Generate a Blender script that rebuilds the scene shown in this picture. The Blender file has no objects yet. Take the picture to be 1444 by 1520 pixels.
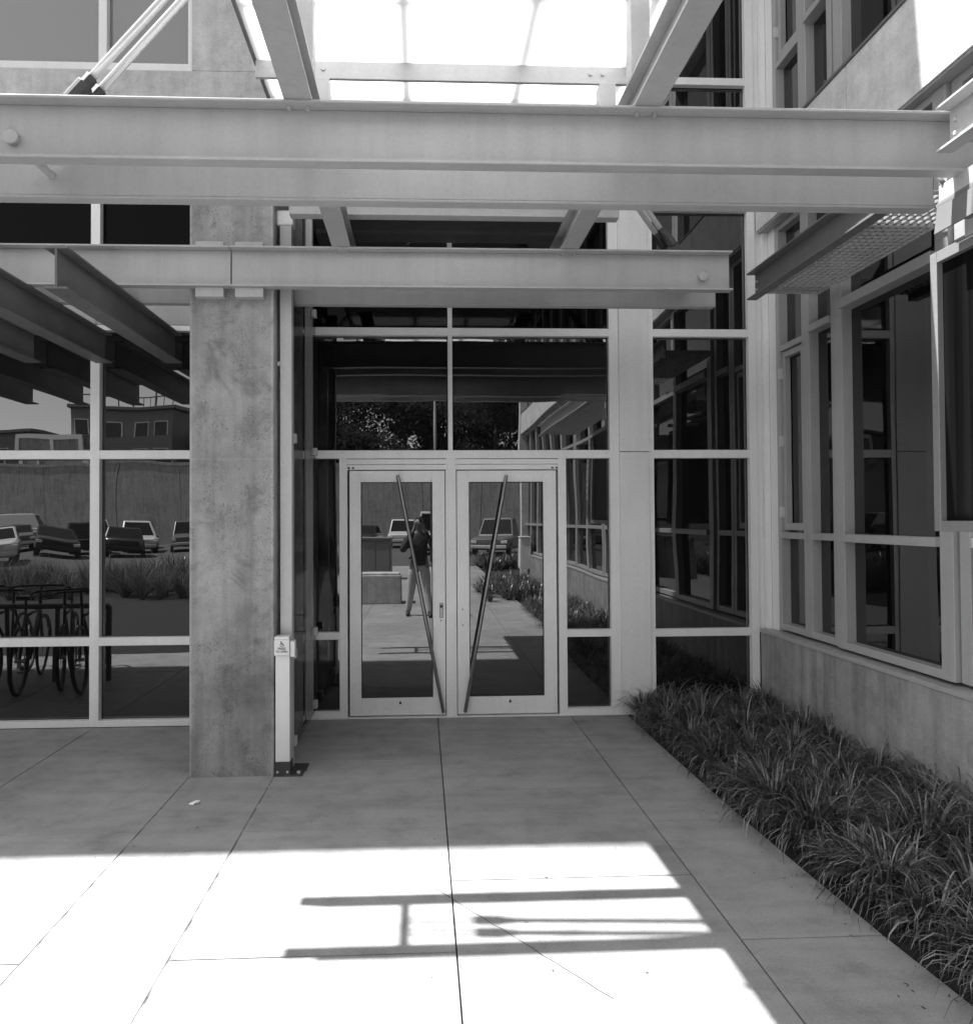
import bpy, bmesh, math, random
from mathutils import Vector, Matrix
R = math.radians
rnd = random.Random(7)
scene = bpy.context.scene
col = scene.collection

# ------------------------------------------------------------------ camera
def look():
    y, p, r = R(2.3), R(1.0), R(0.3)
    fw = Vector((math.sin(y)*math.cos(p), math.cos(y)*math.cos(p), math.sin(p)))
    rt = Vector((math.cos(y), -math.sin(y), 0)); up = rt.cross(fw)
    c, s = math.cos(r), math.sin(r)
    return fw, rt*c-up*s, up*c+rt*s
FW, RT, UP = look()
cam = bpy.data.objects.new('camera', bpy.data.cameras.new('camera')); col.objects.link(cam)
cam.matrix_world = Matrix(((RT.x, UP.x, -FW.x, 0), (RT.y, UP.y, -FW.y, 0), (RT.z, UP.z, -FW.z, 1.7), (0, 0, 0, 1)))
cd = cam.data; cd.sensor_fit = 'HORIZONTAL'; cd.sensor_width = 36; cd.lens = 36*1050/1444
cd.shift_x = (722-668.08)/1444; cd.shift_y = (753.45-760)/1444
cd.clip_start = 0.01; cd.clip_end = 2000
scene.camera = cam

# ------------------------------------------------------------------ sky and sun (black and white photograph: neutral light)
SUN = Vector((-0.5, 0.078, 1.0)).normalized()
world = bpy.data.worlds.new('World'); scene.world = world; world.use_nodes = True
wn = world.node_tree; wn.nodes.clear()
sky = wn.nodes.new('ShaderNodeTexSky'); sky.sky_type = 'NISHITA'; sky.sun_disc = False
sky.sun_elevation = math.asin(SUN.z); sky.sun_rotation = math.atan2(SUN.x, SUN.y)
bw = wn.nodes.new('ShaderNodeRGBToBW'); bg = wn.nodes.new('ShaderNodeBackground'); bg.inputs[1].default_value = 0.12
wo = wn.nodes.new('ShaderNodeOutputWorld')
wn.links.new(sky.outputs[0], bw.inputs[0]); wn.links.new(bw.outputs[0], bg.inputs[0]); wn.links.new(bg.outputs[0], wo.inputs[0])
sl = bpy.data.lights.new('sun', 'SUN'); sl.energy = 5.0; sl.angle = R(0.53); sl.color = (1, 1, 1)
so = bpy.data.objects.new('sun', sl); col.objects.link(so); so.rotation_euler = (-SUN).to_track_quat('-Z', 'Y').to_euler()
so.location = (-10, 0, 20)
vs = scene.view_settings; vs.view_transform = 'Standard'; vs.look = 'None'; vs.gamma = 1; vs.exposure = 1.95
scene.display_settings.display_device = 'sRGB'
scene.cycles.max_bounces = 10; scene.cycles.diffuse_bounces = 6; scene.cycles.glossy_bounces = 6
scene.cycles.use_denoising = True

# ------------------------------------------------------------------ materials
def newmat(name):
    m = bpy.data.materials.new(name); m.use_nodes = True
    nt = m.node_tree; return m, nt, nt.nodes['Principled BSDF']
def N(nt, t, **kw):
    n = nt.nodes.new(t)
    for k, v in kw.items(): setattr(n, k, v)
    return n
def grey(v): return (v, v, v, 1)
def noise(nt, src, scale, detail=4, rough=.55, dist=0):
    n = N(nt, 'ShaderNodeTexNoise'); n.inputs['Scale'].default_value = scale; n.inputs['Detail'].default_value = detail
    n.inputs['Roughness'].default_value = rough; n.inputs['Distortion'].default_value = dist
    nt.links.new(src, n.inputs['Vector']); return n.outputs['Fac']
def ramp(nt, src, stops):
    r = N(nt, 'ShaderNodeValToRGB'); e = r.color_ramp.elements
    while len(e) < len(stops): e.new(0.5)
    for el, (p, v) in zip(e, stops): el.position = p; el.color = grey(v)
    nt.links.new(src, r.inputs[0]); return r.outputs[0]
def mix(nt, a, b, fac, mode='MULTIPLY'):
    n = N(nt, 'ShaderNodeMix', data_type='RGBA', blend_type=mode)
    if isinstance(fac, (int, float)): n.inputs[0].default_value = fac
    else: nt.links.new(fac, n.inputs[0])
    for s, i in ((a, 6), (b, 7)):
        if isinstance(s, (int, float)): n.inputs[i].default_value = grey(s)
        else: nt.links.new(s, n.inputs[i])
    return n.outputs[2]
def scaled(nt, src, s):
    mp = N(nt, 'ShaderNodeMapping'); mp.inputs['Scale'].default_value = s
    nt.links.new(src, mp.inputs[0]); return mp.outputs[0]
def bump(nt, b, h, dist, strength=1.0):
    n = N(nt, 'ShaderNodeBump'); n.inputs['Distance'].default_value = dist; n.inputs['Strength'].default_value = strength
    nt.links.new(h, n.inputs['Height']); nt.links.new(n.outputs[0], b.inputs['Normal'])
def pos(nt): return N(nt, 'ShaderNodeNewGeometry').outputs['Position']

def painted(name, v, rough=.45, metallic=0., var=.10, streak=.08):
    m, nt, b = newmat(name); p = pos(nt)
    a = ramp(nt, noise(nt, p, 2.3, 5), [(.3, v*(1-var)), (.7, v*(1+var*.5))])
    s = ramp(nt, noise(nt, scaled(nt, p, (9, 9, .7)), 1.6, 4), [(.35, 1-streak), (.6, 1)])
    d = ramp(nt, noise(nt, p, 55, 3), [(.3, .94), (.6, 1)])
    nt.links.new(mix(nt, mix(nt, a, s, 1), d, 1), b.inputs['Base Color'])
    nt.links.new(ramp(nt, noise(nt, p, 8, 4), [(.3, rough-.08), (.7, rough+.1)]), b.inputs['Roughness'])
    b.inputs['Metallic'].default_value = metallic
    bump(nt, b, noise(nt, p, 30, 3), .0006, .5)
    return m
def concrete(name, v, pits=1., contrast=.3, streaks=.25, lift=None, edges=None):
    m, nt, b = newmat(name); p = pos(nt)
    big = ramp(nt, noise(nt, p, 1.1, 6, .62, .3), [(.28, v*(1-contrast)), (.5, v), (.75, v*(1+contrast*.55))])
    med = ramp(nt, noise(nt, p, 6.5, 6, .68), [(.3, .80), (.55, 1), (.75, 1.12)])
    st = ramp(nt, noise(nt, scaled(nt, p, (7, 7, .45)), 1.3, 5, .6), [(.33, 1-streaks), (.6, 1)])
    fine = ramp(nt, noise(nt, p, 70, 5, .75), [(.3, .80), (.55, 1.0), (.8, 1.1)])
    c = mix(nt, mix(nt, mix(nt, big, med, 1), st, 1), fine, 1)
    vo = N(nt, 'ShaderNodeTexVoronoi'); vo.inputs['Scale'].default_value = 26; nt.links.new(p, vo.inputs['Vector'])
    msk = ramp(nt, noise(nt, p, 3.2, 3), [(.54, 0), (.68, 1)])
    pit = ramp(nt, vo.outputs['Distance'], [(.10, 1), (.22, 0)])
    vo2 = N(nt, 'ShaderNodeTexVoronoi'); vo2.inputs['Scale'].default_value = 62; nt.links.new(scaled(nt, p, (1, 1, .8)), vo2.inputs['Vector'])
    msk2 = ramp(nt, noise(nt, p, 5.5, 4, .65), [(.50, 0), (.62, 1)])
    pit2 = mix(nt, ramp(nt, vo2.outputs['Distance'], [(.16, 1), (.34, 0)]), msk2, 1)
    pm = mix(nt, mix(nt, pit, msk, 1), pit2, 1, 'LIGHTEN')
    blot = ramp(nt, noise(nt, p, 2.6, 8, .75, .8), [(.38, .58), (.50, 1)])
    c = mix(nt, c, blot, min(1, contrast*1.6))
    c = mix(nt, c, mix(nt, c, .45, 1), mix(nt, pm, pits*.9, 1), 'MIX')
    if lift:
        sp = N(nt, 'ShaderNodeSeparateXYZ'); nt.links.new(p, sp.inputs[0])
        for z in lift:
            mm = N(nt, 'ShaderNodeMath', operation='SUBTRACT'); mm.inputs[1].default_value = z; nt.links.new(sp.outputs[2], mm.inputs[0])
            ab = N(nt, 'ShaderNodeMath', operation='ABSOLUTE'); nt.links.new(mm.outputs[0], ab.inputs[0])
            c = mix(nt, c, ramp(nt, ab.outputs[0], [(.001, 1.16), (.006, 1)]), 1)
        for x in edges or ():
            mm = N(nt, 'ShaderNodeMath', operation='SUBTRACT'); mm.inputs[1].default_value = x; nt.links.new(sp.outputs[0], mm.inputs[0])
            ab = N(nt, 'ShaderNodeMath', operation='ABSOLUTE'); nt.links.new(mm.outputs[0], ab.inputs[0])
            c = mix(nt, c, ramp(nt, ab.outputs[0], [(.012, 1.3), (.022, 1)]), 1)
    nt.links.new(c, b.inputs['Base Color']); b.inputs['Roughness'].default_value = .85
    h = mix(nt, noise(nt, p, 45, 5, .7), mix(nt, 1., pm, 1., 'SUBTRACT'), .6)
    bump(nt, b, h, .004, .6)
    return m
def pavement_mat(name, v):
    m, nt, b = newmat(name); p = pos(nt)
    big = ramp(nt, noise(nt, p, .8, 6, .6, .4), [(.3, v*.76), (.52, v), (.72, v*1.12)])
    med = ramp(nt, noise(nt, p, 4.5, 7, .7), [(.32, .78), (.5, 1), (.7, 1.10)])
    st = ramp(nt, noise(nt, scaled(nt, p, (1, 6, 1)), 1.4, 5, .6), [(.36, .86), (.55, 1)])
    fine = ramp(nt, noise(nt, p, 95, 6, .9), [(.33, .66), (.5, 1.), (.7, 1.16)])
    spot = N(nt, 'ShaderNodeTexVoronoi'); spot.inputs['Scale'].default_value = 3.1; nt.links.new(p, spot.inputs['Vector'])
    sp = ramp(nt, spot.outputs['Distance'], [(.015, .5), (.035, 1)])
    isl = N(nt, 'ShaderNodeNewGeometry').outputs['Random Per Island']
    tint = ramp(nt, isl, [(0, .93), (1, 1.06)])
    c = mix(nt, mix(nt, mix(nt, mix(nt, mix(nt, big, med, 1), st, 1), fine, 1), sp, 1), tint, 1)
    nt.links.new(c, b.inputs['Base Color']); b.inputs['Roughness'].default_value = .8
    bump(nt, b, noise(nt, scaled(nt, p, (1, 2.5, 1)), 90, 3), .0015, .5)
    return m
def glass_mat(name, base, ior, warp):
    m, nt, b = newmat(name); p = pos(nt)
    b.inputs['Base Color'].default_value = grey(base); b.inputs['Roughness'].default_value = 0.0
    b.inputs['IOR'].default_value = ior
    oi = N(nt, 'ShaderNodeObjectInfo'); ad = N(nt, 'ShaderNodeVectorMath', operation='ADD')
    ml = N(nt, 'ShaderNodeMath', operation='MULTIPLY'); ml.inputs[1].default_value = 37
    nt.links.new(oi.outputs['Random'], ml.inputs[0]); nt.links.new(p, ad.inputs[0]); nt.links.new(ml.outputs[0], ad.inputs[1])
    bump(nt, b, noise(nt, scaled(nt, ad.outputs[0], (1.1, 1.1, .6)), 1.3, 1, .4), warp, 1)
    return m
def plain(name, v, rough=.6, metallic=0., var=.15, scale=6):
    m, nt, b = newmat(name)
    nt.links.new(ramp(nt, noise(nt, pos(nt), scale, 4), [(.3, v*(1-var)), (.7, v*(1+var))]), b.inputs['Base Color'])
    b.inputs['Roughness'].default_value = rough; b.inputs['Metallic'].default_value = metallic; return m
def leaf_mat(name, lo, hi, rough=.5, spec=.35, trans=.15):
    m, nt, b = newmat(name)
    isl = N(nt, 'ShaderNodeNewGeometry').outputs['Random Per Island']
    c = mix(nt, ramp(nt, isl, [(0, lo), (.62, lo+(hi-lo)*.30), (1, hi)]), ramp(nt, noise(nt, pos(nt), 2.5, 3), [(.3, .6), (.7, 1.15)]), 1)
    nt.links.new(c, b.inputs['Base Color']); b.inputs['Roughness'].default_value = rough
    b.inputs['Specular IOR Level'].default_value = spec
    tr = N(nt, 'ShaderNodeBsdfTranslucent'); nt.links.new(c, tr.inputs[0])
    mx = N(nt, 'ShaderNodeMixShader'); mx.inputs[0].default_value = trans
    nt.links.new(b.outputs[0], mx.inputs[1]); nt.links.new(tr.outputs[0], mx.inputs[2])
    nt.links.new(mx.outputs[0], nt.nodes['Material Output'].inputs[0]); return m
def dark_screen():
    m, nt, b = newmat('dark_screen'); p = pos(nt)
    nt.links.new(ramp(nt, noise(nt, scaled(nt, p, (20, 20, .25)), 1.5, 4), [(.35, .002), (.7, .007)]), b.inputs['Base Color'])
    b.inputs['Roughness'].default_value = .3; b.inputs['Specular IOR Level'].default_value = .06; return m
def clear_mat():
    m, nt, b = newmat('clear_sheet_glass')
    tr = N(nt, 'ShaderNodeBsdfTransparent'); tr.inputs[0].default_value = grey(.82); gl = N(nt, 'ShaderNodeBsdfGlossy'); gl.inputs['Roughness'].default_value = 0
    mx = N(nt, 'ShaderNodeMixShader'); mx.inputs[0].default_value = .10
    nt.links.new(tr.outputs[0], mx.inputs[1]); nt.links.new(gl.outputs[0], mx.inputs[2])
    nt.links.new(mx.outputs[0], nt.nodes['Material Output'].inputs[0]); return m
def panel_mat():
    m, nt, b = newmat('frosted_panel')
    tr = N(nt, 'ShaderNodeBsdfTranslucent'); tr.inputs[0].default_value = grey(.9)
    b.inputs['Base Color'].default_value = grey(.8); b.inputs['Roughness'].default_value = .35
    mx = N(nt, 'ShaderNodeMixShader'); mx.inputs[0].default_value = .78
    nt.links.new(b.outputs[0], mx.inputs[1]); nt.links.new(tr.outputs[0], mx.inputs[2])
    nt.links.new(mx.outputs[0], nt.nodes['Material Output'].inputs[0]); return m

M = dict(
    steel=painted('painted_steel', .385, .5, 0, .09, .07), dark_or_shaded_steel=painted('joist_steel', .13, .5, 0, .12, .1),  # dark steel, also steel with its shade put into the colour
    alu=painted('window_aluminium', .36, .42, .15, .06, .06), alu_light=painted('panel_aluminium', .74, .4, .1, .05, .05),
    door=painted('door_aluminium', .80, .4, .15, .05, .04),
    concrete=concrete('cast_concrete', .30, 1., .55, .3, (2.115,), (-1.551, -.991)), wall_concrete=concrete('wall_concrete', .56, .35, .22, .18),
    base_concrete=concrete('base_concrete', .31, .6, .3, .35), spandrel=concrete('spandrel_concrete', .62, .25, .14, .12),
    pave=pavement_mat('pavement_concrete', .27), glass=glass_mat('dark_window_glass', .006, 2.12, .0050),
    door_glass=glass_mat('door_glass', .006, 2.2, .0012), dim_glass=glass_mat('shaded_window_glass', .002, 1.16, .0016), clear=clear_mat(), screen_dark=dark_screen(), lamp_grey=plain('lamp_enamel', .14, .45, 0, .05),
    side_glass=glass_mat('side_window_glass', .003, 1.72, .0022), sky_glass=glass_mat('pale_window_glass', .10, 2.3, .001),
    bar=plain('brushed_bar', .28, .3, .9, .1), rod=plain('polished_rod', .75, .25, .35, .02), clevis=plain('cast_clevis', .05, .45, .3, .2),
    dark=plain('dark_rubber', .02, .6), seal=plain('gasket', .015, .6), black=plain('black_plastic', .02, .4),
    plate=plain('plate_aluminium', .6, .4, .1, .05), ink=plain('sign_ink', .06, .6), bright=plain('galvanised', .55, .4, .4, .1),
    white=plain('white_enamel', .72, .4, 0, .05), panel=panel_mat(), soil=plain('soil', .018, .95, 0, .5, 30),
    joint=plain('joint_filler', .025, .95, 0, .4, 40), sealant=plain('joint_sealant', .13, .9, 0, 1.4, 9), asphalt=plain('asphalt', .07, .9, 0, .2, 1.5), lawn=plain('lawn', .016, .95, 0, .35, 5),
    grass=leaf_mat('strap_leaves', .012, .27, .34, .7, .06), reed=leaf_mat('tall_grass', .07, .20, .7, .2, .2), leaf=leaf_mat('tree_leaves', .05, .10, .95, .02, .5),
    bark=plain('bark', .06, .9, 0, .3), paper=plain('paper', .75, .8, 0, .05),
    far_wall=concrete('far_wall', .42, .1, .2, .3), far_building=plain('far_building', .2, .8, 0, .1, 1),
    car_white=plain('car_paint_white', .5, .25, 0, .02), car_grey=plain('car_paint_grey', .11, .3, 0, .02), car_dark=plain('car_paint_dark', .025, .2, 0, .02),
    car_glass=plain('car_glass', .01, .03, 0, .02), screen_frame=painted('screen_frame', .20, .4, .1, .06, .05), mesh=plain('grating_steel', .3, .45, .3, .1), post=painted('post_aluminium', .5, .4, .1, .06, .05), lamp=plain('lamp_lens', .8, .15, .3, .02), skin=plain('skin', .2, .6, 0, .05, 20),
    jacket=plain('jacket', .03, .8, 0, .2), trouser=plain('trouser', .45, .85, 0, .1), hair=plain('hair', .02, .6, 0, .2, 60), shoe=plain('shoe', .03, .5),
)

# ------------------------------------------------------------------ mesh helpers
def tag(o, label=None, cat=None, group=None, kind=None):
    if label: o['label'] = label
    if cat: o['category'] = cat
    if group: o['group'] = group
    if kind: o['kind'] = kind
    return o
def empty(name, loc, label, cat, group=None, kind=None):
    o = bpy.data.objects.new(name, None); o.empty_display_size = .2; col.objects.link(o); o.location = loc
    return tag(o, label, cat, group, kind)
def root_loc(o):
    v = Vector((0, 0, 0))
    while o is not None: v += o.location; o = o.parent
    return v
class MB:
    def __init__(s): s.bm = bmesh.new()
    def box(s, x0, x1, y0, y1, z0, z1):
        vv = [s.bm.verts.new(p) for p in ((x0, y0, z0), (x1, y0, z0), (x1, y1, z0), (x0, y1, z0), (x0, y0, z1), (x1, y0, z1), (x1, y1, z1), (x0, y1, z1))]
        for f in ((0, 3, 2, 1), (4, 5, 6, 7), (0, 1, 5, 4), (1, 2, 6, 5), (2, 3, 7, 6), (3, 0, 4, 7)): s.bm.faces.new([vv[i] for i in f])
        return s
    def hexa(s, pts):
        vv = [s.bm.verts.new(p) for p in pts]
        for f in ((0, 3, 2, 1), (4, 5, 6, 7), (0, 1, 5, 4), (1, 2, 6, 5), (2, 3, 7, 6), (3, 0, 4, 7)): s.bm.faces.new([vv[i] for i in f])
        return s
    def poly(s, pts, ext):                      # planar outline pushed along a vector
        e = Vector(ext); a = [s.bm.verts.new(p) for p in pts]; b = [s.bm.verts.new(Vector(p)+e) for p in pts]; n = len(pts)
        s.bm.faces.new(a[::-1]); s.bm.faces.new(b)
        for i in range(n): s.bm.faces.new((a[i], a[(i+1) % n], b[(i+1) % n], b[i]))
        return s
    def tube(s, p, q, r, n=16, r2=None, cap=True):
        p, q = Vector(p), Vector(q); d = (q-p).normalized(); r2 = r if r2 is None else r2
        u = d.orthogonal().normalized(); w = d.cross(u)
        A = []; B = []
        for i in range(n):
            t = 2*math.pi*i/n; k = u*math.cos(t)+w*math.sin(t)
            A.append(s.bm.verts.new(p+k*r)); B.append(s.bm.verts.new(q+k*r2))
        for i in range(n): s.bm.faces.new((A[i], A[(i+1) % n], B[(i+1) % n], B[i]))
        if cap: s.bm.faces.new(A[::-1]); s.bm.faces.new(B)
        return s
    def path(s, pts, r, n=8):
        for a, b in zip(pts, pts[1:]): s.tube(a, b, r, n)
        return s
    def torus(s, c, axis, Rr, r, n=28, k=8):
        c, d = Vector(c), Vector(axis).normalized(); u = d.orthogonal().normalized(); w = d.cross(u); rings = []
        for i in range(n):
            t = 2*math.pi*i/n; o = u*math.cos(t)+w*math.sin(t)
            rings.append([s.bm.verts.new(c+o*(Rr+r*math.cos(2*math.pi*j/k))+d*(r*math.sin(2*math.pi*j/k))) for j in range(k)])
        for i in range(n):
            for j in range(k): s.bm.faces.new((rings[i][j], rings[(i+1) % n][j], rings[(i+1) % n][(j+1) % k], rings[i][(j+1) % k]))
        return s
    def loft(s, rings, cap=True):
        V = [[s.bm.verts.new(p) for p in r] for r in rings]; n = len(V[0])
        for a, b in zip(V, V[1:]):
            for i in range(n): s.bm.faces.new((a[i], a[(i+1) % n], b[(i+1) % n], b[i]))
        if cap: s.bm.faces.new(V[0][::-1]); s.bm.faces.new(V[-1])
        return s
    def build(s, name, mat, parent=None, bevel=0, smooth=False, loc=None):
        bmesh.ops.recalc_face_normals(s.bm, faces=s.bm.faces)
        off = root_loc(parent) if parent else Vector(loc or (0, 0, 0))
        bmesh.ops.translate(s.bm, vec=-off, verts=s.bm.verts)
        me = bpy.data.meshes.new(name); s.bm.to_mesh(me); s.bm.free(); me.materials.append(mat)
        if smooth: me.polygons.foreach_set('use_smooth', [True]*len(me.polygons))
        o = bpy.data.objects.new(name, me); col.objects.link(o)
        if parent: o.parent = parent
        elif loc: o.location = loc
        if bevel:
            b = o.modifiers.new('bevel', 'BEVEL'); b.width = bevel; b.segments = 2; b.limit_method = 'ANGLE'; b.angle_limit = R(40)
        return o
def copy_tree(o, parent=None):
    c = o.copy(); col.objects.link(c); c.parent = parent
    for ch in o.children: copy_tree(ch, c)
    return c
def part(name, mat, parent, *boxes, bevel=.002, label=None):
    m = MB()
    for b in boxes: m.box(*b)
    o = m.build(name, mat, parent, bevel)
    if label: o['label'] = label
    return o

# ------------------------------------------------------------------ ground
def structure(o): o['kind'] = 'structure'; return o
structure(MB().box(-160, 160, -160, 60, -.30, -.030).build('ground', M['asphalt']))
def bed_edge(y):                                # the kerb-less edge of the planting bed bends out a little towards the street
    pts = [(6.2, 1.775), (5, 1.785), (3.75, 1.815), (2.84, 1.868), (2.43, 1.905), (1.4, 1.96), (-1.4, 2.0), (-20, 2.0)]
    for (ya, xa), (yb, xb) in zip(pts, pts[1:]):
        if yb <= y <= ya: return xa+(xb-xa)*(ya-y)/(ya-yb)
    return pts[0][1] if y > 6 else pts[-1][1]
structure(MB().box(-12, 3.4, -14.6, 6.6, -.029, -.014).build('joint_bed', M['joint']))
pv = MB(); g = .0032
def slab(x0, x1, y0, y1, gx0=g, gx1=g, edge=False):
    if edge:
        n = max(1, int((y1-y0)/.4)); ys = [y0+g+(y1-y0-2*g)*i/n for i in range(n+1)]
        pts = [(x0+gx0, ys[0], -.012)]+[(bed_edge(y), y, -.012) for y in ys]+[(x0+gx0, ys[-1], -.012)]
        pv.poly(pts, (0, 0, .012))
    else: pv.box(x0+gx0, x1-gx1, y0+g, y1-g, -.012, 0)
def column_of(x0, x1, ylist, **k):
    for a, b in zip(ylist, ylist[1:]): slab(x0, x1, a, b, **k)
left_y = [2.815, 3.965, 5.98]; xs = [-12, -10.76, -9.61, -8.46, -7.31, -6.16, -5.01, -3.86, -2.71, -1.551]
for a, b in zip(xs, xs[1:]): column_of(a, b, left_y, gx1=g)
column_of(-2.71, -1.551, [-14.1+1.15*i for i in range(14)]+[2.815], gx1=.0045)
column_of(-1.551, -.987, [-14.1, -10, -6, -2, 4.79], gx0=.0045, gx1=.0045)
column_of(-.987, .13, [-14.1+1.13*i for i in range(15)]+[2.81, 3.945, 5.05, 6.14], gx0=.0045)
column_of(.13, 1.28, [-13.2+1.12*i for i in range(14)]+[3.36, 4.49, 5.4, 6.14])
column_of(1.28, 1.8, [-13.8+1.12*i for i in range(14)]+[2.837, 3.96, 5.05, 6.14], edge=True)
structure(pv.build('pavement', M['pave'], bevel=.003))
structure(MB().box(-1.556, -1.546, -14, 4.78, -.0139, -.0035).box(-.992, -.982, -14, 6.1, -.0139, -.0035).build('joint_sealant', M['sealant']))
structure(MB().box(1.72, 3.05, -14, 6.2, -.028, -.013).build('planting_soil', M['soil']))
# a hairline crack wandering across one slab
ck = MB(); pts = [(.05+.62*t+.004*rnd.uniform(-1, 1), 3.30-.79*t+.004*rnd.uniform(-1, 1)) for t in [i/18 for i in range(19)]]
for (xa, ya), (xb, yb) in zip(pts, pts[1:]):
    w = .0010; ck.poly([(xa-w, ya-w, .0012), (xb-w, yb-w, .0012), (xb+w, yb+w, .0012), (xa+w, ya+w, .0012)], (0, 0, .0006))
structure(ck.build('pavement_crack', M['joint']))
structure(MB().box(-40, -2.73, -3.6, 2.80, -.028, -.004).build('lawn', M['lawn']))
structure(MB().box(-60, 60, -80, -14.2, -.029, -.022).build('parking_lot', M['asphalt']))

# ------------------------------------------------------------------ entrance storefront (glazed wall with the pair of doors)
YF, YG = 6.11, 6.165                            # face of the frames, face of the glass
sf = empty('entrance_storefront', (.24, YF, 0), 'grey aluminium glazed entrance wall with a pair of glass doors and broad column cover', 'storefront')
def fbox(x0, x1, z0, z1, y0=YF): return (x0, x1, y0, YG+.06, z0, z1)
tr = [(2.233, 2.304), (3.303, 3.370), (4.42, 4.485), (5.55, 5.615)]
vert = [(-.990, -.938), (.205, .300), (1.643, 1.728), (1.992, 2.034), (2.888, 2.958)]
top = 7.2
fr = [fbox(-.990, -.938, 0, top), fbox(1.643, 1.726, 0, top), fbox(1.992, 2.034, 0, top), fbox(2.888, 2.958, 0, top)]
fr += [fbox(.232, .270, tr[0][1], top)]
jm = [(-.708, -.640), (.206, .297), (1.187, 1.257)]
fr += [fbox(a, b, 0, tr[0][0], YF+.001) for a, b in jm]
for a, b in tr:
    if a < 2.3: fr += [fbox(-.938, 1.643, a, b, YF+.002)]
    else: fr += [fbox(-.938, .232, a, b, YF+.002), fbox(.270, 1.643, a, b, YF+.002)]
    fr += [fbox(2.034, 2.888, a, b, YF+.002)]
for a, b in ((-.938, -.708), (1.257, 1.643)): fr += [fbox(a, b, .678, .742, YF+.002), fbox(a, b, .012, .062, YF+.002)]
fr += [fbox(2.034, 2.888, .672, .738, YF+.002), fbox(2.034, 2.888, .03, .09, YF+.002)]
part('frame', M['door'], sf, *fr)
part('column_cover', M['alu_light'], sf, (1.7275, 1.9905, YF-.012, YG+.05, .012, 2.285), (1.7275, 1.9905, YF-.012, YG+.05, 2.291, 4.75), (1.7275, 1.9905, YF-.012, YG+.05, 4.756, top), label='broad pale metal column cover')
part('corner_panel', M['alu_light'], sf, (3.058, 3.2, 5.967, 6.079, .736, top), (2.9585, 3.008, YF+.012, YG+.05, .70, top), (3.010, 3.058, YF-.03, YG+.05, .735, top), label='pale metal strips closing the inner corner')
def pane(x0, x1, z0, z1, parent=sf, mat='glass', y=YG, lab=None, t=.012):
    part('seal', M['seal'], pane_o(x0, x1, z0, z1, parent, mat, y, lab, t), (x0-.002, x0+.006, y-.004, y-.0005, z0, z1), (x1-.006, x1+.002, y-.004, y-.0005, z0, z1), (x0+.006, x1-.006, y-.004, y-.0005, z0-.002, z0+.006), (x0+.006, x1-.006, y-.004, y-.0005, z1-.006, z1+.002), bevel=0)
def pane_o(x0, x1, z0, z1, parent, mat, y, lab, t=.012):
    o = part('window_pane', M[mat], parent, (x0-.004, x1+.004, y, y+t, z0-.004, z1+.004), bevel=0)
    if lab: o['label'] = lab
    return o
zr = [2.304, 3.303, 3.370, 4.42, 4.485, 5.55, 5.615, top]
for i in range(0, 8, 2):
    for a, b in ((-.938, .232), (.270, 1.643), (2.034, 2.888)): pane(a, b, zr[i], zr[i+1], mat='glass' if i == 0 or a > 2 else 'dim_glass')
for a, b in ((-.938, -.708), (1.257, 1.643)):
    pane(a, b, .742, 2.233); pane(a, b, .062, .678)
pane(2.034, 2.888, .738, 2.233); pane(2.034, 2.888, .09, .672)
part('head_wall', M['alu_light'], sf, (-.99, 2.96, YF+.02, YG+.2, top+.001, 10.4))
part('light_block', M['black'], sf, (-1.2, 3.49, YG+.0605, YG+.12, 0, 10.4), bevel=0)  # unseen black sheet added behind the frames to stop sun leaking through
part('sill', M['alu_light'], sf, (-.985, 1.99, YF-.010, YF+.05, .0005, .0115))
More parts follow.
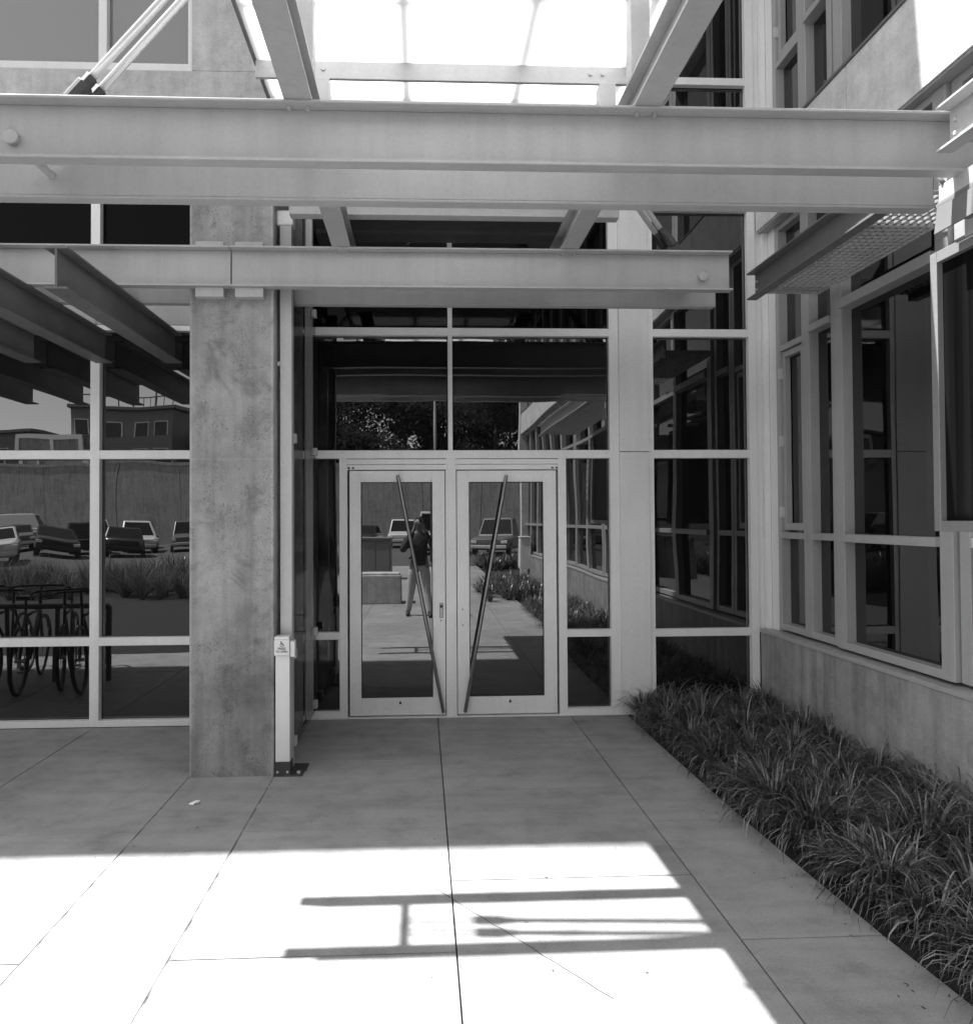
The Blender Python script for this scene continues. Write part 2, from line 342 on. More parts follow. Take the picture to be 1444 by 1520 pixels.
# the two door leaves with their heads, diagonal pull bars, locks
def door(x0, x1, gx0, gx1, bar, hinge_left, lockx):
    d = part('door', M['door'], sf, (x0, gx0, YF+.012, YF+.058, .022, 2.128), (gx1, x1, YF+.012, YF+.058, .022, 2.128), (gx0, gx1, YF+.013, YF+.057, .022, .170), (gx0, gx1, YF+.013, YF+.057, 2.030, 2.128))
    d['label'] = 'glass door leaf with its pull bar leaning right' if not hinge_left is False and lockx else 'glass door leaf with its pull bar leaning left'
    part('door_glass', M['door_glass'], d, (gx0-.004, gx1+.004, YF+.034, YF+.046, .166, 2.034), bevel=0)
    part('glazing_bead', M['seal'], d, (gx0, gx0+.007, YF+.029, YF+.033, .17, 2.03), (gx1-.007, gx1, YF+.029, YF+.033, .17, 2.03), (gx0+.007, gx1-.007, YF+.029, YF+.033, .17, .177), (gx0+.007, gx1-.007, YF+.029, YF+.033, 2.023, 2.03), bevel=0)
    a, b = Vector((bar[0], YF-.045, bar[1])), Vector((bar[2], YF-.045, bar[3])); u = (b-a).normalized()
    m = MB().tube(a, b, .0155, 20)
    for k in (.06, .94):
        q = a+(b-a)*k; m.tube((q.x, YF-.045, q.z), (q.x, YF+.013, q.z), .009, 12)
    m.build('pull_bar', M['bar'], d, .002, True)
    mx = (x0+x1)/2
    MB().tube((mx+.02, YF+.0125, .128), (mx+.02, YF+.006, .128), .011, 14).box(mx+.017, mx+.023, YF+.005, YF+.0125, .128, .146).build('floor_bolt', M['black'], d)
    if lockx:
        lp = part('lock_plate', M['bar'], d, (lockx-.017, lockx+.017, YF+.004, YF+.012, .855, .985), bevel=.006)
        MB().tube((lockx, YF+.004, .955), (lockx, YF-.004, .955), .013, 16).build('lock_cylinder', M['black'], lp)
        MB().tube((lockx-.004, YF+.012, .832), (lockx-.004, YF+.008, .832), .006, 10).build('screw', M['black'], d)
    else:
        for z in (.79, .925): MB().tube((x0+.045, YF+.012, z), (x0+.045, YF+.008, z), .006, 10).build('screw', M['black'], d)
    hx0, hx1 = (x0-.02, x1+.03) if hinge_left else (x0-.018, x1+.02)
    h = part('door_operator', M['door'], sf, (hx0, hx1, YF-.004, YF+.05, 2.136, 2.180), (hx0, hx1, YF+.004, YF+.05, 2.184, 2.228), bevel=.003)
    sx = hx0+.035 if hinge_left else hx1-.035
    for dx in (-.018, .018): part('sensor', M['black'], h, (sx+dx-.010, sx+dx+.010, YF-.008, YF-.0045, 2.143, 2.158), bevel=.002)
door(-.622, .200, -.525, .092, (-.205, 2.085, .178, .055), True, .165)
door(.304, 1.170, .408, 1.058, (.730, 2.085, .362, .055), False, None)

# ------------------------------------------------------------------ left window wall behind the pillar
YL = 5.98
lw = empty('window_wall', (-3.4, YL, 0), 'dark window wall with pale metal grid left of the concrete pillar', 'window wall')
mul = [-7.04, -5.58, -4.16, -2.712]; hw = .038
fr = [(-8.5, -1.0, YL+.002, YL+.11, .003, .056)]
edges = [-8.5]+mul+[-1.0]
fr += [(m-hw, m+hw, YL, YL+.11, .0565, 3.295) for m in mul]
bays = [(-8.5, mul[0]-hw)]+[(a+hw, b-hw) for a, b in zip(mul, mul[1:])]+[(mul[-1]+hw, -1.0)]
for a, b in bays: fr += [(a, b, YL+.002, YL+.11, .672, .740), (a, b, YL+.002, YL+.11, 2.222, 2.294)]
fr += [(-8.5, -1.0, YL-.004, YL+.11, 3.2955, 3.34)]
part('frame', M['door'], lw, *fr)
for a, b in bays:
    for z0, z1 in ((.056, .672), (.740, 2.222), (2.294, 3.2955)): pane(a, b, z0, z1, lw, 'glass', YL+.06)
part('light_block', M['black'], lw, (-9, -1.0, YL+.115, YL+.2, 0, 5.1), bevel=0)  # unseen black sheet added to block light behind the left windows
part('fascia', M['alu'], lw, *[(a, b-.006, YL-.002, YL+.10, 3.345, 3.76) for a, b in zip([-8.5, -7.0, -5.6, -4.15, -2.7], [-7.0, -5.6, -4.15, -2.7, -1.0])], label='pale metal fascia panels above the tall windows')
fr = [(m-hw, m+hw, YL+.002, YL+.11, 3.80, 5.06) for m in mul]+[(-8.5, -1.0, YL, YL+.11, 3.765, 3.7995), (-8.5, -1.0, YL, YL+.11, 5.0605, 5.10)]
part('clerestory_frame', M['door'], lw, *fr)
for a, b in bays: pane(a, b, 3.80, 5.06, lw, 'dim_glass', YL+.06)

# ------------------------------------------------------------------ concrete wall above, with its window and the roof eave far overhead
YU = 5.90
cw = empty('upper_wall', (-3, YU, 5.1), 'grey concrete upper wall with pale framed windows over the left canopy', 'wall')
part('concrete_face', M['wall_concrete'], cw, (-8.6, -.985, YU, YU+.3, 5.105, 5.45), (-1.895, -.985, YU, YU+.3, 5.4505, 7.9), (-8.6, -.985, YU, YU+.3, 7.9005, 10.4), bevel=.006)
um = [-6.9, -5.5, -4.05, -2.635]
fr = [(-8.6, -1.90, YU+.03, YU+.12, 5.452, 5.525), (-8.6, -1.90, YU+.03, YU+.12, 7.82, 7.899)]+[(m-.034, m+.034, YU+.028, YU+.12, 5.5255, 7.8195) for m in um]+[(-1.935, -1.90, YU+.032, YU+.12, 5.5255, 7.8195)]
wf = part('window_frame', M['alu_light'], cw, *fr)
for a, b in zip([-8.6]+[m+.034 for m in um], [m-.034 for m in um]+[-1.935]): part('window_pane', M['sky_glass'], wf, (a, b, YU+.085, YU+.10, 5.524, 7.821), bevel=0)
part('roof_eave', M['alu_light'], cw, (-16, 3.6, 4.51, 6.5, 10.401, 10.7), label='deep roof eave high above')

# ------------------------------------------------------------------ concrete pillar
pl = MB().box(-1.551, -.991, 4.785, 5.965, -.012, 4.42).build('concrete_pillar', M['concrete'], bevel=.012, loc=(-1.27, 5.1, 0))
tag(pl, 'square cast concrete pillar with pitted stained face in front of the dark windows', 'pillar', kind='thing')

# ------------------------------------------------------------------ canopy steel
ZB, ZT = 3.255, 3.525
def channel_x(m, x0, x1, yf, z0=ZB, z1=ZT, w=.07, back=False):     # C section running left to right, open side towards the street (or away)
    t, f = .010, .013
    if not back: m.box(x0, x1, yf+w-t, yf+w, z0+f, z1-f).box(x0, x1, yf, yf+w, z0, z0+f-.0005).box(x0, x1, yf, yf+w, z1-f+.0005, z1)
    else: m.box(x0, x1, yf, yf+t, z0+f, z1-f).box(x0, x1, yf, yf+w, z0, z0+f-.0005).box(x0, x1, yf, yf+w, z1-f+.0005, z1)
cn = empty('entrance_canopy', (.2, 3.9, ZB), 'pale grey steel canopy with paired channel beams and frosted roof panel hung over the entrance', 'canopy')
for yf, x0, x1, bk in ((3.05, -2.18, 2.56, False), (3.43, -2.18, 2.58, True), (4.70, -1.262, 2.122, False), (5.08, -1.262, 2.16, True)):
    m = MB(); channel_x(m, x0, x1, yf, back=bk); o = m.build('channel_beam', M['steel'], cn, .003)
def pin(x, y0, y1, z):
    m = MB().tube((x, y0, z), (x, y1, z), .020, 18).tube((x, y0-.030, z), (x, y0+.004, z), .031, 24).tube((x, y1-.004, z), (x, y1+.006, z), .0275, 20)
    return m.build('pin', M['steel'], cn, .001, True)
for x, y0, y1 in ((-1.76, 3.113, 3.445), (1.93, 4.763, 5.095)): pin(x, y0, y1, 3.36)
# joists running from pair to pair, posts, cross bars, purlins and the frosted panel
for x0, x1 in ((-.590, -.468), (.945, 1.068)):
    t = .010
    m = MB().box(x0, x1, 2.3, 5.6, ZT+.001, ZT+.012).box(x0, x1, 2.3, 5.6, ZT+.15, ZT+.162).box((x0+x1)/2-t, (x0+x1)/2+t, 2.3, 5.6, ZT+.0125, ZT+.1495)
    j = m.build('joist', M['steel'], cn, .002)
    for yy in (3.085, 3.465, 4.735, 5.115):
        for dx in (.02, .10): MB().tube((x0+dx, yy, ZT-.030), (x0+dx, yy, ZT-.013), .010, 6).build('bolt', M['steel'], j)
for yy in (3.13, 3.69):
    for x0, x1 in ((-.560, -.468), (.945, 1.03)):
        part('post', M['steel'], cn, (x0, x1, yy-.04, yy+.04, ZT+.163, 3.999 if yy > 3.5 else 4.095))
for yy, z in ((2.86, 4.0), (3.66, 4.0)):
    o = part('cross_bar', M['steel'], cn, (-.85, 1.29, yy, yy+.02, z, z+.092))
    for x in (-.50, .90, .965): MB().tube((x, yy-.008, z+.05), (x, yy+.001, z+.05), .012, 6).build('bolt', M['steel'], o)
part('shaded_panel_end', M['dark_or_shaded_steel'], cn, (-.85, 1.30, 4.58, 6.08, 4.10, 4.13), *[(-.85, 1.30, y, y+.05, 4.065, 4.0995) for y in (4.9, 5.2, 5.5, 5.8)], label='far end of the roof panel near the doors, coloured dark for its shade')  # far end of the frosted panel, built opaque with its shade as colour
o = part('cross_bar', M['steel'], cn, (-.85, 1.31, 4.58, 4.66, ZT+.163, ZT+.275))
pn = part('roof_panel', M['panel'], cn, (-.846, 1.30, 2.30, 4.55, 4.10, 4.114), bevel=0, label='frosted white roof panel')
for x in (-.864, 1.3005): part('edge_trim', M['dark_or_shaded_steel'], pn, (x, x+.0175, 2.28, 4.57, 4.088, 4.175))
for x in (-.09, .53, 1.08): part('purlin', M['dark_or_shaded_steel'], cn, (x-.013, x+.013, 2.31, 4.54, 4.122, 4.17))
# tie rods with their clevises: two parallel rods from each pin
def tie(x, z, sx, ang, y0, length):
    d = Vector((sx*math.cos(R(ang)), 0, math.sin(R(ang)))); nrm = Vector((-d.z, 0, d.x))*sx
    for y in (y0-.045, y0+.045):
        p = Vector((x, y, z)); c = p+d*.36
        r = MB().tube(p+d*.40, p+d*length, .0185, 20).build('tie_rod', M['rod'], cn, 0, True)
        m = MB()
        for dy in (-.020, .012):                # two cheeks of the fork
            o1 = [p-d*.02-nrm*.022, p+d*.06-nrm*.044, p+d*.12-nrm*.042, p+d*.30-nrm*.034, p+d*.36-nrm*.028, p+d*.36+nrm*.028, p+d*.30+nrm*.034, p+d*.12+nrm*.042, p+d*.06+nrm*.044, p-d*.02+nrm*.022]
            m.poly([q+Vector((0, dy, 0)) for q in o1], (0, .008, 0))
        m.tube(p+d*.27, p+d*.375, .036, 14).tube(p+d*.37, p+d*.42, .027, 6)
        m.build('clevis', M['clevis'], r, .003)
    # gusset plate on the pin, with its bolt heads
    if sx < 0:
      for dy in (-.11, .102):
          g = MB(); g.poly([Vector((x-sx*.03, y0+dy, z-.0)), Vector((x+sx*.2, y0+dy, z+.03)), Vector((x+sx*.22, y0+dy, z+.19)), Vector((x+sx*.05, y0+dy, z+.20))], (0, .008, 0))
          gp = g.build('gusset', M['clevis'], cn, .003); MB().tube((x+sx*.11, y0+dy-.008, z+.14), (x+sx*.11, y0+dy+.016, z+.14), .018, 14).build('bolt', M['bright'], gp, .002)
tie(-1.75, 3.39, 1, 49, 3.26, 4.2)
tie(1.93, 3.40, -1, 55, 4.93, 3.4)

# canopy arm to the left of the pillar with joists slung beneath it, shade put into their dark paint
wc = empty('side_canopy', (-5, 4.9, ZB), 'open steel side canopy left of the pillar with shade-darkened joists slung under its channel beam', 'canopy')
for yf, bk in ((4.70, False), (5.08, True)):
    m = MB(); channel_x(m, -9.5, -1.271, yf, back=bk); m.build('channel_beam', M['steel'], wc, .003)
for i in range(8):
    xc = -2.045-.572*i; w = .065
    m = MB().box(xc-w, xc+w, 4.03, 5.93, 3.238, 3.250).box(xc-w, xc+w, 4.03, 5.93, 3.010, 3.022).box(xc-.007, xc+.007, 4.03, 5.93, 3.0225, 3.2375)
    m.build('joist', M['dark_or_shaded_steel'], wc, .0015)
for x0, x1 in ((-1.492, -1.308), (-1.232, -1.046)):
    part('pillar_bracket', M['steel'], cn if x0 > -1.3 else wc, (x0, x1, 4.722, 4.784, ZT+.0005, ZT+.034), bevel=.002)
    part('pillar_bracket', M['steel'], cn if x0 > -1.3 else wc, (x0, x1, 4.722, 4.784, ZB-.066, ZB-.0005), bevel=.002)

# ------------------------------------------------------------------ glass wind screen beside the door and the push-button post
gs = empty('wind_screen', (-.92, 4.95, 0), 'narrow metal post with an edge-on glass screen between the concrete pillar and the doors', 'screen')
part('post', M['post'], gs, (-.968, -.888, 4.88, 4.96, .013, 3.735), bevel=.004)
part('post_cap', M['alu_light'], gs, (-.99, -.875, 4.87, 4.965, 3.7355, 3.84), bevel=.012)
part('glass_sheet', M['clear'], gs, (-.914, -.900, 4.975, 6.06, .10, 3.60), bevel=.001)
for y in (5.02, 6.0):
    for z in (.16, .77, 2.28, 3.45): part('clamp', M['bright'], gs, (-.935, -.880, y-.03, y+.03, z-.032, z+.032), bevel=.004)
part('clamp', M['bright'], gs, (-.992, -.969, 4.90, 4.94, 2.77, 2.80), bevel=.002)
part('foot_plate', M['clevis'], gs, (-.99, -.79, 4.87, 4.99, .0005, .012), bevel=.002)
pb = empty('push_button_post', (-.932, 4.815, 0), 'short square metal door-opener post with a wheelchair sign in front of the concrete pillar', 'post')
part('shaft', M['plate'], pb, (-.979, -.885, 4.775, 4.86, .095, .80), bevel=.003)
part('base_shoe', M['dark_or_shaded_steel'], pb, (-.984, -.880, 4.770, 4.865, .0115, .0945), bevel=.002).data.materials[0] = M['clevis']
part('base_plate', M['clevis'], pb, (-.990, -.80, 4.765, 4.868, .0006, .0112), bevel=.002)
for x in (-.965, -.90): MB().tube((x, 4.766, .03), (x, 4.771, .03), .008, 8).build('bolt', M['bright'], pb)
MB().tube((-.83, 4.80, .010), (-.83, 4.80, .024), .012, 8).build('bolt', M['bright'], pb)
hd = part('button_box', M['plate'], pb, (-.986, -.884, 4.762, 4.862, .802, .906), (-.984, -.886, 4.764, 4.860, .907, .928), bevel=.003)
part('side_switch', M['plate'], pb, (-.8835, -.850, 4.775, 4.84, .79, .896), bevel=.005)
def text(body, size, loc, parent, name):
    cu = bpy.data.curves.new(name, 'FONT'); cu.body = body; cu.size = size; cu.align_x = 'CENTER'; cu.extrude = .0006; cu.offset = .0004
    o = bpy.data.objects.new(name, cu); col.objects.link(o); dg = bpy.context.evaluated_depsgraph_get()
    me = bpy.data.meshes.new_from_object(o.evaluated_get(dg)); bpy.data.objects.remove(o)
    me.materials.clear(); me.materials.append(M['ink'])
    o = bpy.data.objects.new(name, me); col.objects.link(o); o.parent = parent
    o.location = Vector(loc)-root_loc(parent); o.rotation_euler = (R(90), 0, 0); return o
text('PRESS', .021, (-.934, 4.7612, .842), hd, 'lettering'); text('TO OPEN', .018, (-.934, 4.7612, .823), hd, 'lettering')
wy = 4.7608; m = MB().torus((-.934, wy, .874), (0, 1, 0), .011, .0018, 20, 6).tube((-.939, wy, .893), (-.939, wy-.001, .893), .0045, 12)
m.path([(-.939, wy, .889), (-.938, wy, .878), (-.927, wy, .878), (-.922, wy, .867), (-.917, wy, .868)], .0019, 6); m.build('wheelchair_symbol', M['ink'], hd)

# ------------------------------------------------------------------ right wing: base wall, projecting windows, concrete spandrel, upper windows
XB, XW = 2.96, 3.06; Y1, Y0 = 6.09, -8.5
rw = empty('side_wing', (XB, 0, 0), 'right building wing with concrete base wall, tall metal framed windows and a concrete band above', 'building')
def pb_poly(name, mat, y0, y1, x0, x1, z0, z1, bev=.004, lab=None): return part(name, mat, rw, (x0, x1, y0, y1, z0, z1), bevel=bev, label=lab)
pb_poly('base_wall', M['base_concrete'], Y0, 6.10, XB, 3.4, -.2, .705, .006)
pb_poly('sill', M['alu'], Y0, 6.095, XB-.008, 3.3, .7055, .735, .003)
sp = MB(); ys = [6.10, 4.755, 3.30, 1.9, .5, -.9, -2.3, -3.7, -5.1, -6.5, -8.5]
for a, b in zip(ys[1:], ys): sp.box(XB, 3.5, a+.004, b-.004, 4.232, 4.85)
sp.build('spandrel', M['spandrel'], rw, .004)
pb_poly('drip_edge', M['dark_or_shaded_steel'], Y0, 6.10, XB-.012, 3.5, 4.851, 4.873, .002)
pb_poly('soffit', M['alu'], Y0, 6.10, XB+.012, 3.5, 4.215, 4.2315, .002)
pb_poly('upper_wall', M['spandrel'], Y0, 6.1, 3.09, 3.5, 8.2, 9.6)
pb_poly('end_wall', M['spandrel'], Y0-.3, Y0-.001, XB-.02, 7, -.2, 9.6)
def wing_bay(y0, y1, z0, z1, x, rails, cap=.10, lab=None, casement=None, glass='side_glass'):
    """one window between two posts; y0 nearer the street, y1 nearer the entrance"""
    xin = 3.2
    fb = [(x, xin, y0, y0+cap, z0, z1), (x, xin, y1-cap, y1, z0, z1), (x+.002, xin, y0+cap, y1-cap, z0, z0+.055), (x+.002, xin, y0+cap, y1-cap, z1-.05, z1)]
    for r, h, dx in rails: fb.append((x+dx, xin, y0+cap, y1-cap, r-h/2, r+h/2))
    w = part('window', M['alu'], rw, *fb, bevel=.003)
    if lab: w['label'] = lab
    zs = [z0+.055]+[q for r, h, _ in sorted(rails) for q in (r-h/2, r+h/2)]+[z1-.05]
    for i in range(0, len(zs), 2): part('window_pane', M[glass], w, (x+.075, x+.085, y0+cap-.003, y1-cap+.003, zs[i]-.003, zs[i+1]+.003), bevel=0)
    if casement:
        a, b = casement; c0, c1 = y0+cap+.008, y1-cap-.008; k = .045
        part('casement_sash', M['alu'], w, (x+.02, x+.07, c0, c0+k, a, b), (x+.02, x+.07, c1-k, c1, a, b), (x+.021, x+.07, c0+k, c1-k, a, a+.06), (x+.021, x+.07, c0+k, c1-k, b-.05, b), bevel=.003)
        for t in (.1, .5, .88): part('hinge', M['bright'], w, (x-.008, x+.03, c1-.004, c1+.018, a+(b-a)*t-.045, a+(b-a)*t+.045), bevel=.003)
    return w
LOW = (1.555, .052, .0)
for a, b, z0, z1, lev in ((0, 0, .755, 4.214, 0), (0, 0, 4.874, 8.19, 1)):
    z = 0 if lev == 0 else 4.05
    r1 = [(3.17, .05, .0)]+([LOW] if lev == 0 else [])
    wing_bay(5.50, 5.965, z0, z1, XW, [(3.15+z if lev == 0 else 5.60, .05, .004)]+([LOW] if lev == 0 else []), .055, None, (1.60, 3.115) if lev == 0 else (5.64, 8.1))
    wing_bay(5.085, 5.498, z0, z1, XW-.002, [(3.19 if lev == 0 else 5.66, .055, -.02)]+([LOW] if lev == 0 else []), .06)
    wing_bay(3.925, 5.065, z0 if lev == 0 else z0, z1, XW-.03 if lev == 0 else XW, [(3.24 if lev == 0 else 6.9, .07, -.03)]+([(1.555, .056, -.03)] if lev == 0 else []), .105, 'wide projecting window nearest the doors' if lev == 0 else None)
    y = 3.915; k = 0
    while y > -8.2:
        wing_bay(y-1.13, y, z0, z1, XW-.004*(k % 2), [(3.24 if lev == 0 else 6.9, .06, 0)]+([(1.555, .056, 0)] if lev == 0 else []), .08); y -= 1.14; k += 1
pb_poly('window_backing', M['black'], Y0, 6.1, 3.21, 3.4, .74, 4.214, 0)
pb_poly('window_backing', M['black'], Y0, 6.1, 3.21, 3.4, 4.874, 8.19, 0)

# sunshades: a channel on brackets with a grating behind it
def sunshade(y0, y1, zz, x, label, x1=3.0):
    s = empty('window_sunshade', (x, (y0+y1)/2, zz), label, 'sunshade', 'sunshades on the side wing')
    t = .01
    MB().box(x+.065, x+.075, y0, y1, zz+.012, zz+.188).box(x, x+.075, y0, y1, zz, zz+.0115).box(x, x+.075, y0, y1, zz+.1885, zz+.2).build('channel', M['dark_or_shaded_steel' if y0 > 0 else 'steel'], s, .002)  # far channel gets darker paint in place of the eave's shade
    gr = MB(); xa, xb = x+.085, x1; h0, h1 = zz+.05, zz+.066
    n = 10
    for i in range(n+1):
        xx = xa+(xb-xa)*i/n; gr.box(xx-.0035, xx+.0035, y0, y1, h0, h1)
    m = int((y1-y0)/.052)
    for j in range(m+1):
        yy = y0+(y1-y0-.008)*j/m+.004
        for i in range(n):
            a = xa+(xb-xa)*i/n+.0036; b = xa+(xb-xa)*(i+1)/n-.0036; gr.box(a, b, yy-.003, yy+.003, h0+.001, h1-.001)
    gr.build('grating', M['mesh'], s)
    for yy in (y0+.12, y1-.12): part('bracket', M['steel'], s, (xa-.008, xb+.04, yy-.006, yy+.006, h1+.001, h1+.06))
    for dz in (.07, .13): MB().tube((x+.052, y1-.04, zz+dz), (x+.066, y1-.04, zz+dz), .009, 6).build('bolt', M['bright'], s)
    return s
sunshade(3.56, 5.19, 3.338, 2.445, 'steel sunshade with a pale grating over the corner windows beside the doors')
sunshade(-1.2, 2.99, 3.300, 2.262, 'near steel sunshade channel with sunlit edges at the end of the front canopy beam', 2.93)

# framed dark screen standing off the wing
ss = empty('shade_screen', (2.52, 2.75, 1.63), 'dark panel in a pale metal frame standing off the side wing windows', 'screen')
X0 = 2.52; a, b = 1.9, 3.385
part('frame', M['screen_frame'], ss, (X0, X0+.06, b-.045, b, 1.632, 3.0), (X0, X0+.06, a, a+.045, 1.632, 3.0), (X0+.001, X0+.06, a+.045, b-.045, 1.632, 1.683), (X0+.001, X0+.06, a+.045, b-.045, 2.945, 3.0), bevel=.003)
part('dark_panel', M['screen_dark'], ss, (X0+.03, X0+.045, a+.04, b-.04, 1.68, 2.95), bevel=0)
part('stand_off', M['alu'], ss, *[(X0+.0605, 3.055, y, y+.04, z, z+.04) for y in (a+.1, b-.2) for z in (1.68, 2.9)])

# floodlight hung from the front beam
fl = empty('floodlight', (2.5, 3.1, 3.25), 'white boxy floodlight hanging under the right end of the front canopy beam', 'lamp')
DX, DY, DZ = .19, .30, .125
m = MB(); prof = [(2.245, 3.035), (2.262, 3.115), (2.31, 3.14), (2.41, 3.14), (2.43, 3.05), (2.41, 2.985), (2.275, 2.985)]
m.poly([(x+DX, 2.62+DY, z+DZ) for x, z in prof], (0, .31, 0)); m.build('housing', M['lamp_grey'], fl, .012)
mf = MB()
for i in range(7): mf.box(DX+2.25+.012*i, DX+2.255+.012*i, DY+2.64, DY+2.91, DZ+3.06+.012*i, DZ+3.135)
mf.build('cooling_fins', M['bright'], fl)
m = MB().hexa([(x+DX, y+DY, z+DZ) for x, y, z in [(2.222, 2.63, 2.905), (2.232, 2.63, 2.905), (2.232, 2.91, 2.905), (2.222, 2.91, 2.905), (2.238, 2.63, 3.03), (2.248, 2.63, 3.03), (2.248, 2.91, 3.03), (2.238, 2.91, 3.03)]])
m.build('visor', M['lamp_grey'], fl, .002)
MB().path([(2.40, 3.20, 3.44), (2.42, 3.19, 3.30), (2.46, 3.18, 3.24), (2.495, 3.16, 3.24), (2.51, 3.14, 3.31), (2.52, 3.10, 3.26)], .009, 10).build('conduit', M['dark_or_shaded_steel'], fl, 0, True)

# ------------------------------------------------------------------ strap-leaved grass along the wing: nobody could count the tufts or blades
def blades(tufts, mat, name, label, cat, per, length, width, droop):
    V = []; F = []
    for (tx, ty, sc) in tufts:
        for k in range(per):
            az = rnd.uniform(0, 2*math.pi); r0 = rnd.uniform(0, .055)*sc
            L = length*sc*rnd.uniform(.6, 1.15); w = width*rnd.uniform(.7, 1.25)
            el = R(rnd.uniform(38, 86)); dr = droop*rnd.uniform(.5, 1.4)
            p = Vector((tx+r0*math.cos(az), ty+r0*math.sin(az), -.012)); az += rnd.uniform(-.4, .4)
            seg = 6; side = Vector((-math.sin(az), math.cos(az), 0)); tw = rnd.uniform(-.25, .25); side = (side+Vector((0, 0, tw))).normalized(); b0 = len(V)
            for i in range(seg+1):
                t = i/seg; ww = w*(1-t**2.2)*.5+.0004
                V += [p-side*ww, p+side*ww]
                e = el-dr*t*t*2.0
                p = p+Vector((math.cos(az)*math.cos(e), math.sin(az)*math.cos(e), math.sin(e)))*(L/seg)
                az += rnd.uniform(-.05, .05)
            for i in range(seg): q = b0+2*i; F.append((q, q+1, q+3, q+2))
    V = [(v.x, v.y, max(v.z, -.008)) for v in V]
    me = bpy.data.meshes.new(name); me.from_pydata([tuple(v) for v in V], [], F); me.materials.append(mat)
    me.polygons.foreach_set('use_smooth', [True]*len(F))
    o = bpy.data.objects.new(name, me); col.objects.link(o); tag(o, label, cat, kind='stuff'); return o
tf = []
y = 6.0
while y > -1.3:
    e = bed_edge(y)
    n = 5
    for i in range(n):
        tf.append((e+.15+(2.84-e-.15)*i/(n-1)+rnd.uniform(-.06, .06), y+rnd.uniform(-.08, .08), rnd.uniform(.78, 1.2)))
    y -= .27
blades(tf, M['grass'], 'strap_leaf_grass', 'dark arching strap-leaved grass filling the bed along the concrete base wall', 'grass', 300, .39, .0090, 1.45)
tf = [(rnd.uniform(1.3, 2.8), rnd.uniform(-6.4, -2.4), rnd.uniform(.8, 1.2)) for i in range(60)]
blades(tf, M['grass'], 'far_bed_grass', 'dark grass in the second bed beyond the path, seen mirrored in the right door', 'grass', 60, .48, .016, 1.1)

lv = MB()
for i in range(70):
    y = rnd.uniform(2.3, 6.0); x = bed_edge(y)-abs(rnd.gauss(0, .10))-.01 if i < 45 else rnd.uniform(-3.5, 1.6)
    a = rnd.uniform(0, 6.3); l = rnd.uniform(.004, .010); w = l*rnd.uniform(.25, .5); c, d = math.cos(a), math.sin(a)
    lv.poly([(x-c*l, y-d*l, .002), (x+d*w, y-c*w, .003), (x+c*l, y+d*l, .004), (x-d*w, y+c*w, .003)], (0, 0, .0012))
tag(lv.build('leaf_litter', M['bark']), 'tiny dry leaf bits scattered on the pavement along the planting bed', 'leaf litter', kind='stuff')
# small crumpled litter on the pavement
lt = MB(); c = Vector((-1.37, 4.34, .004))
lt.loft([[(c.x-.035, c.y-.01, .004), (c.x-.025, c.y-.018, .004), (c.x-.02, c.y-.008, .012), (c.x-.03, c.y, .008)], [(c.x-.005, c.y-.022, .003), (c.x+.006, c.y-.018, .016), (c.x+.004, c.y+.004, .020), (c.x-.008, c.y+.004, .004)], [(c.x+.025, c.y-.002, .010), (c.x+.03, c.y+.002, .018), (c.x+.026, c.y+.012, .018), (c.x+.02, c.y+.008, .008)]])
tag(lt.build('paper_scrap', M['paper'], loc=tuple(c)), 'tiny crumpled white scrap of paper on the pavement before the concrete pillar', 'litter')

